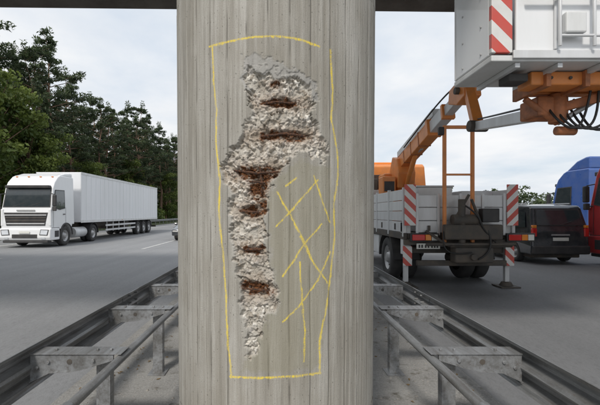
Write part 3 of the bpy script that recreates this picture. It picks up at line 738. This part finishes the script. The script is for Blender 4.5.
a=Vector((-.25,3.35,3.2)); e=Vector((-.35,-.9,4.12)); d=(e-a)
beam(w,'boom_outer',a,a+d*.62,.30,.36,'orange',.02)
beam(w,'boom_mid',a+d*.60,a+d*.82,.24,.29,'alu',.015)
beam(w,'boom_inner',a+d*.80,e,.19,.22,'alu',.012)
beam(w,'boom_collar',a+d*.595,a+d*.63,.36,.42,'orange',.02)
beam(w,'boom_collar',a+d*.8,a+d*.825,.29,.34,'orange',.02)
for q in (.15,.3,.45): beam(w,'boom_stiffener',a+d*q,a+d*(q+.012),.32,.38,'rustor',.005)
rod(w,'lift_cylinder',(-.25,2.95,2.5),tuple(a+d*.3+Vector((0,0,-.12))),.07,'orange'); rod(w,'lift_piston',tuple(a+d*.3+Vector((0,0,-.12))),tuple(a+d*.42+Vector((0,0,-.18))),.04,'rim')
beam(w,'upper_boom',a+Vector((.0,.2,.32)),a+d*.66+Vector((0,0,.30)),.2,.18,'grey',.012)
rod(w,'boom_pipe',tuple(a+d*.1+Vector((.2,0,.2))),tuple(a+d*.95+Vector((.13,0,.16))),.02,'alu')
tube(w,'boom_hose',[tuple(a+d*.2+Vector((-.2,0,.2))),tuple(a+d*.5+Vector((-.2,0,.22))),tuple(a+d*.8+Vector((-.16,0,.26))),tuple(e+Vector((-.12,0,.2))),tuple(e+Vector((-.05,-.25,0)))],.018,'hose')
prism(w,'knuckle',[(-1.25,3.98),(-1.2,4.25),(-.95,4.36),(-.55,4.28),(-.5,4.0),(-.9,3.88)],.17,'orange',.02,xc=-.33)
rod(w,'knuckle_pin',(-.58,-1.0,4.14),(-.08,-1.0,4.14),.07,'chassis')
j1=Vector((-.62,-2.0,3.22))
beam(w,'jib_arm',Vector((-.33,-1.05,4.2)),j1,.17,.2,'orange',.015)
rod(w,'jib_cylinder',(-.2,-.9,3.85),(-.45,-1.75,3.35),.045,'rim')
rod(w,'jib_pin',tuple(j1+Vector((-.16,0,0))),tuple(j1+Vector((.16,0,0))),.1,'chassis')
j2=Vector((-1.05,-4.3,2.86))
beam(w,'jib_lower',j1,j2,.14,.15,'alu',.012)
tube(w,'jib_hose',[tuple(j1+Vector((0,0,.12))),tuple(j1.lerp(j2,.5)+Vector((.0,0,.11))),tuple(j2+Vector((0,0,.12)))],.014,'hose')
rod(w,'jib_joint',tuple(j2+Vector((-.12,0,0))),tuple(j2+Vector((.16,0,0))),.085,'rustor')
box(w,'cradle_block',-1.2,-.85,-4.5,-4.15,2.8,3.02,'rustor',.02)
box(w,'cradle_beam',-1.5,.3,-4.85,-4.6,3.03,3.17,'orange',.015); box(w,'cradle_beam',-1.25,.3,-4.45,-4.32,3.05,3.17,'orange',.015)
for x in (-1.35,-.95,-.4): box(w,'cradle_rib',x-.025,x+.025,-4.9,-4.3,3.0,3.17,'rustor',.006)
for x in (-1.3,-1.1,-.7,-.5): rod(w,'cradle_bolt',(x,-4.87,3.1),(x,-4.85,3.1),.018,'chassis',n=6)
rod(w,'rotator',(-.95,-4.45,2.72),(-.95,-4.45,3.05),.09,'rustor',n=24)
rod(w,'tilt_cylinder',(-1.35,-4.5,2.98),(-.95,-4.45,2.72),.035,'rustor'); rod(w,'tilt_cylinder',(-.5,-4.5,3.0),(-.95,-4.45,2.72),.03,'rim')
beam(w,'cradle_arm',Vector((-1.1,-4.4,2.85)),Vector((-.25,-4.75,3.05)),.07,.1,'rustor')
for k in range(5):
    x=-1.05+.09*k; tube(w,'hose',[(x,-4.35,3.02),(x-.05,-4.6,2.75-.03*k),(x+.15,-4.62,2.6),(x+.3+.05*k,-4.6,2.72),(x+.32,-4.65,3.03)],.013,'hose')
rod(w,'valve_block',(-1.02,-4.52,2.62),(-.8,-4.52,2.62),.05,'rustor')
B=dict(x0=-2.05,x1=.15,y0=-5.1,y1=-4.28,z0=3.2,z1=4.35)
box(w,'basket_floor',B['x0'],B['x1'],B['y0'],B['y1'],3.18,3.24,'grey',.01)
for i in range(5):
    x=B['x0']+.25+i*.42; box(w,'floor_rib',x,x+.05,B['y0']+.03,B['y1']-.03,3.13,3.178,'alu',.005)
box(w,'basket_near_panel',B['x0']+.24,B['x1'],B['y0'],B['y0']+.04,3.245,B['z1'],'white',.015)
box(w,'basket_far_panel',B['x0'],B['x1'],B['y1']-.04,B['y1'],3.245,B['z1'],'white',.015)
box(w,'basket_end_panel',B['x0'],B['x0']+.04,B['y0']+.045,B['y1']-.045,3.245,B['z1'],'white',.015)
box(w,'basket_end_panel',B['x1']-.04,B['x1'],B['y0']+.045,B['y1']-.045,3.245,B['z1'],'white',.015)
for yy in (-4.9,-4.5):
    for zz in (3.32,3.6,3.9): rod(w,'rivet',(B['x0']-.008,yy,zz),(B['x0'],yy,zz),.012,'rim',n=8)
box(w,'basket_corner_stripes',B['x0']-.004,B['x0']+.2,B['y0']-.012,B['y0']+.038,3.26,B['z1'],'stripe',.006)
box(w,'basket_toe_rail',B['x0']+.2,B['x1']+.02,B['y0']-.03,B['y0']-.005,3.2,3.28,'alu',.006)
for x in (B['x0']+.6,B['x0']+1.15,B['x0']+1.75): box(w,'panel_stiffener',x,x+.035,B['y0']-.025,B['y0']-.002,3.29,B['z1'],'alu',.005)
box(w,'basket_socket_box',B['x0']+.66,B['x0']+.86,B['y0']-.10,B['y0']-.03,3.42,3.62,'grey',.015)
rod(w,'hand_rail',(B['x0']+.3,B['y0']-.07,3.78),(B['x1'],B['y0']-.07,3.78),.018,'alu')
rod(w,'grab_rail',(B['x0']+.62,B['y0']-.07,3.30),(B['x0']+.62,B['y0']-.07,3.95),.016,'alu'); rod(w,'grab_rail',(B['x0']+.95,B['y0']-.07,3.30),(B['x0']+.95,B['y0']-.07,3.95),.016,'alu')
rod(w,'grab_rail',(B['x0']+.62,B['y0']-.07,3.4),(B['x1'],B['y0']-.07,3.4),.014,'alu')
box(w,'basket_bracket',B['x0']+.3,B['x0']+.5,B['y1']-.6,B['y1']-.4,3.06,3.14,'plastic',.01)

# ------------------------------------------------------------ trees
def leaves(clumps,size,seed,asp=.45):
    g=np.random.default_rng(seed); C=[];T=[]
    for (c,rad,n,t) in clumps:
        d=g.normal(size=(n,3)); d/=np.linalg.norm(d,axis=1)[:,None]
        rr=g.random(n)**.45
        p=np.array(c)+d*rr[:,None]*np.array(rad)
        u=g.normal(size=(n,3)); u/=np.linalg.norm(u,axis=1)[:,None]
        v=np.cross(u,g.normal(size=(n,3))); v/=np.linalg.norm(v,axis=1)[:,None]
        s=size*(.6+.8*g.random(n))[:,None]
        C.append(np.stack([p-u*s,p+v*s*asp,p+u*s,p-v*s*asp],1))
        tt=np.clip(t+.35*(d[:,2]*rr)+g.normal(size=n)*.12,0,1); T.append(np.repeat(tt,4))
    return np.concatenate(C).reshape(-1,3),np.concatenate(T)
def limb(V,F,a,b,r0,r1,n=6):
    a=Vector(a);b=Vector(b);q=(b-a).to_track_quat('Z','Y').to_matrix();k=len(V);L=(b-a).length
    for z,r in ((0,r0),(L,r1)):
        for i in range(n):
            t=2*math.pi*i/n; V.append(tuple(a+q@Vector((r*math.cos(t),r*math.sin(t),z))))
    for i in range(n): F.append((k+i,k+(i+1)%n,k+n+(i+1)%n,k+n+i))
def build_tree_mesh(name,V,F,lv,lt,mats):
    nv=len(V);nf=len(F)
    co=np.concatenate([np.array(V,dtype=np.float32).reshape(-1,3),lv.astype(np.float32)])
    nl=len(lv)//4
    idx=np.concatenate([np.array(F,dtype=np.int32).reshape(-1,4),(np.arange(nl*4,dtype=np.int32)+nv).reshape(-1,4)])
    me=bpy.data.meshes.new(name); me.vertices.add(len(co)); me.vertices.foreach_set('co',co.ravel())
    me.loops.add(idx.size); me.loops.foreach_set('vertex_index',idx.ravel())
    me.polygons.add(len(idx)); me.polygons.foreach_set('loop_start',np.arange(0,idx.size,4,dtype=np.int32))
    me.materials.append(mats[0]); me.materials.append(mats[1])
    me.polygons.foreach_set('material_index',np.array([0]*nf+[1]*nl,dtype=np.int32))
    me.update(calc_edges=True)
    q=me.attributes.new('tint','FLOAT','POINT'); q.data.foreach_set('value',np.concatenate([np.zeros(nv),lt]).astype(np.float32))
    return me
def pine(seed,H=17.):
    r=random.Random(seed);V=[];F=[];cl=[]
    pts=[Vector((0,0,-.3))]
    for i in range(1,7): pts.append(Vector((r.uniform(-.25,.25)*i*.4,r.uniform(-.25,.25)*i*.4,H*i/6.3)))
    for i in range(6): limb(V,F,pts[i],pts[i+1],.26*(1-i/6.5),.26*(1-(i+1)/6.5),8)
    def at(z):
        t=max(0,min(5.999,z/(H/6.3)));i=int(t); return pts[i].lerp(pts[i+1],t-i)
    n=42
    for k in range(n):
        u=k/(n-1); z=H*(.32+.66*u)+r.uniform(-.3,.3); base=at(z)
        L=(3.1*(1-u)**.6+.45)*r.uniform(.55,1.2)*(.65+.35*min(1,u*5)); an=r.uniform(0,6.28); up=r.uniform(-.1,.35)+u*.4
        tip=base+Vector((math.cos(an)*L,math.sin(an)*L,L*up))
        limb(V,F,base,tip,.06*(1-u)+.02,.012,4)
        for q in (.45,.75,1.0):
            if q<.5 and r.random()<.45: continue
            c=base.lerp(tip,q)+Vector((r.uniform(-.3,.3),r.uniform(-.3,.3),r.uniform(-.05,.25)))
            s=r.uniform(.42,.85)*(.6+.4*(1-u)); cl.append((tuple(c),(s,s,s*.5),int(80*s*1.4),r.uniform(.1,.75)))
    cl.append(((pts[6].x,pts[6].y,H),(.4,.4,.9),80,.5))
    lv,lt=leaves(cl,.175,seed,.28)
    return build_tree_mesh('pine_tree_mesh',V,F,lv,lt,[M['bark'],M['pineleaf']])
def broad(seed,H=12.,W=4.):
    r=random.Random(seed);V=[];F=[];cl=[]
    limb(V,F,(0,0,-.3),(.1,0,H*.35),.28,.2,8); limb(V,F,(.1,0,H*.35),(0,.2,H*.75),.2,.08,8)
    for k in range(75):
        z=H*(.12+.86*r.random()); w=W*math.sqrt(max(.05,1-((z/H-.48)/.54)**2)); an=r.uniform(0,6.28); q=r.random()**.5*w*r.uniform(.75,1.15)
        tip=Vector((math.cos(an)*q,math.sin(an)*q,z)); base=Vector((.05,.1,max(H*.15,z*.65)))
        limb(V,F,base,tip,.06,.012,4)
        s=r.uniform(.55,1.2); cl.append((tuple(tip),(s,s,s*.7),int(170*s),r.uniform(.15,.85)))
        c2=base.lerp(tip,.7); cl.append((tuple(c2),(s,s,s*.7),int(60*s),r.uniform(.05,.45)))
    lv,lt=leaves(cl,.15,seed,.6)
    return build_tree_mesh('broad_tree_mesh',V,F,lv,lt,[M['bark'],M['leaf']])
pines=[pine(s) for s in (11,12,13,14)]; broads=[broad(s) for s in (31,32)]
def put(me,name,x,y,s,rz,z=0,sz=1):
    o=bpy.data.objects.new(name,me); o.location=(x,y,z); o.scale=(s,s,s*sz); o.rotation_euler=(0,0,rz); COL.objects.link(o)
r=random.Random(5)
for row,(X,step) in enumerate(((-22.5,3.6),(-26,4.2),(-30.5,5.2))):
    y=27+row*1.2
    while y<140:
        k=(y-27)/123
        if not (row==0 and y<34):
            put(r.choice(pines),'pine_tree',X+r.uniform(-1,1),y+r.uniform(-.8,.8),r.uniform(.88,1.2)*(1-.08*k),r.uniform(0,6.28))
        y+=step*r.uniform(.75,1.3)
for (x,y,s) in ((-21.5,30,1.02),(-20.8,33.5,.82),(-24,27,1.15),(-22,60,.8),(-21,45,.62),(-21.5,78,.8),(-22,100,.8),(-28,40,.9),(-27,55,.9),(-28,70,.9)):
    put(r.choice(broads),'deciduous_tree',x,y,s,r.uniform(0,6))
cl=[]
for i in range(420):
    y=22+130*r.random()**1.3; x=-20.2-r.uniform(0,4); z=r.uniform(.2,3.4)
    s=r.uniform(.5,1.1); cl.append(((x,y,z),(s,s,s*.8),int(75*s),r.uniform(0,.7)))
for i in range(330):
    y=26+125*r.random()**1.2; x=-29-r.uniform(0,5); z=r.uniform(.5,9)
    s=r.uniform(.9,1.8); cl.append(((x,y,z),(s,s,s*.8),int(45*s),r.uniform(0,.35)))
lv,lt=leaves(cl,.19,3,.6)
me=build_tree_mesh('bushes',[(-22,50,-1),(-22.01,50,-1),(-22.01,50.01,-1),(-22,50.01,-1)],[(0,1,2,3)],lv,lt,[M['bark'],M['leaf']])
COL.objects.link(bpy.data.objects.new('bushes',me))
cl=[]
for i in range(1300):
    x=r.uniform(-70,230); y=230+r.uniform(0,50)+abs(x)*.1; top=13+4*math.sin(x*.13)+2.5*math.sin(x*.41)
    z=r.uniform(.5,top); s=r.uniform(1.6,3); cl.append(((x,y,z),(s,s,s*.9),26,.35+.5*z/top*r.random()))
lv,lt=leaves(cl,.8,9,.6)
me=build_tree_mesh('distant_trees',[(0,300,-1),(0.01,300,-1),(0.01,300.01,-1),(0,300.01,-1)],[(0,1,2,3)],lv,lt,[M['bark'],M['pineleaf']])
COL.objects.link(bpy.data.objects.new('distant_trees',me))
cl=[]
for i in range(420):
    y=60+170*r.random(); x=22+r.uniform(0,6); z=r.uniform(.3,5.5); s=r.uniform(.8,1.6); cl.append(((x,y,z),(s,s,s),50,r.uniform(.1,.8)))
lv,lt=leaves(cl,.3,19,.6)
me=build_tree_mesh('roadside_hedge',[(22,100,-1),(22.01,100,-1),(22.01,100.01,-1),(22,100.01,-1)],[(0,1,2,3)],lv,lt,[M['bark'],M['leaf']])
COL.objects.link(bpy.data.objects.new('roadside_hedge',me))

# ------------------------------------------------------------ sky + sun
SUN_EL=R(46); SUN_AZ=R(200)
wd=bpy.data.worlds.new('World'); scene.world=wd; wd.use_nodes=True; nt=wd.node_tree
bg=nt.nodes['Background']; sky=N(nt,'ShaderNodeTexSky'); sky.sky_type='NISHITA'; sky.sun_disc=False
sky.sun_elevation=SUN_EL; sky.sun_rotation=SUN_AZ; sky.air_density=1.2; sky.dust_density=2.5
tc=N(nt,'ShaderNodeTexCoord').outputs['Generated']
sp=N(nt,'ShaderNodeSeparateXYZ'); nt.links.new(tc,sp.inputs[0])
zz=mathn(nt,'ADD',mathn(nt,'MAXIMUM',sp.outputs[2],0),.12)
cb=N(nt,'ShaderNodeCombineXYZ'); nt.links.new(mathn(nt,'DIVIDE',sp.outputs[0],zz),cb.inputs[0]); nt.links.new(mathn(nt,'DIVIDE',sp.outputs[1],zz),cb.inputs[1])
cn=noise(nt,mapping(nt,cb.outputs[0],(1,.8,1),loc=(3.1,1.7,0)),.75,6,.55)
cn2=noise(nt,mapping(nt,cb.outputs[0],(1,1,1),loc=(9.1,4.7,0)),1.6,4,.5)
cloudc=mixc(nt,ramp(nt,cn2,.3,.75),(7.0,7.25,7.6),(8.2,8.25,8.3))
hazy=mixc(nt,.8,sky.outputs[0],(5.9,6.7,7.7))
c=mixc(nt,ramp(nt,cn,.34,.6),hazy,cloudc)
nt.links.new(c,bg.inputs[0]); bg.inputs[1].default_value=.12
sl=bpy.data.lights.new('sun','SUN'); sl.energy=2.6; sl.angle=R(9); sl.color=(1,.95,.88)
so=bpy.data.objects.new('sun',sl); COL.objects.link(so)
dv=Vector((math.sin(SUN_AZ)*math.cos(SUN_EL),math.cos(SUN_AZ)*math.cos(SUN_EL),math.sin(SUN_EL)))
so.rotation_euler=dv.to_track_quat('Z','Y').to_euler()

# ------------------------------------------------------------ camera
cd=bpy.data.cameras.new('camera'); cd.lens=24; cd.sensor_width=36; cd.shift_x=.04; cd.shift_y=.0175; cd.clip_end=5000; cd.clip_start=.05
co=bpy.data.objects.new('camera',cd); co.location=(0,0,1.7); co.rotation_euler=(R(90),0,0); COL.objects.link(co); scene.camera=co
scene.view_settings.view_transform='Standard'; scene.view_settings.look='None'; scene.view_settings.exposure=0
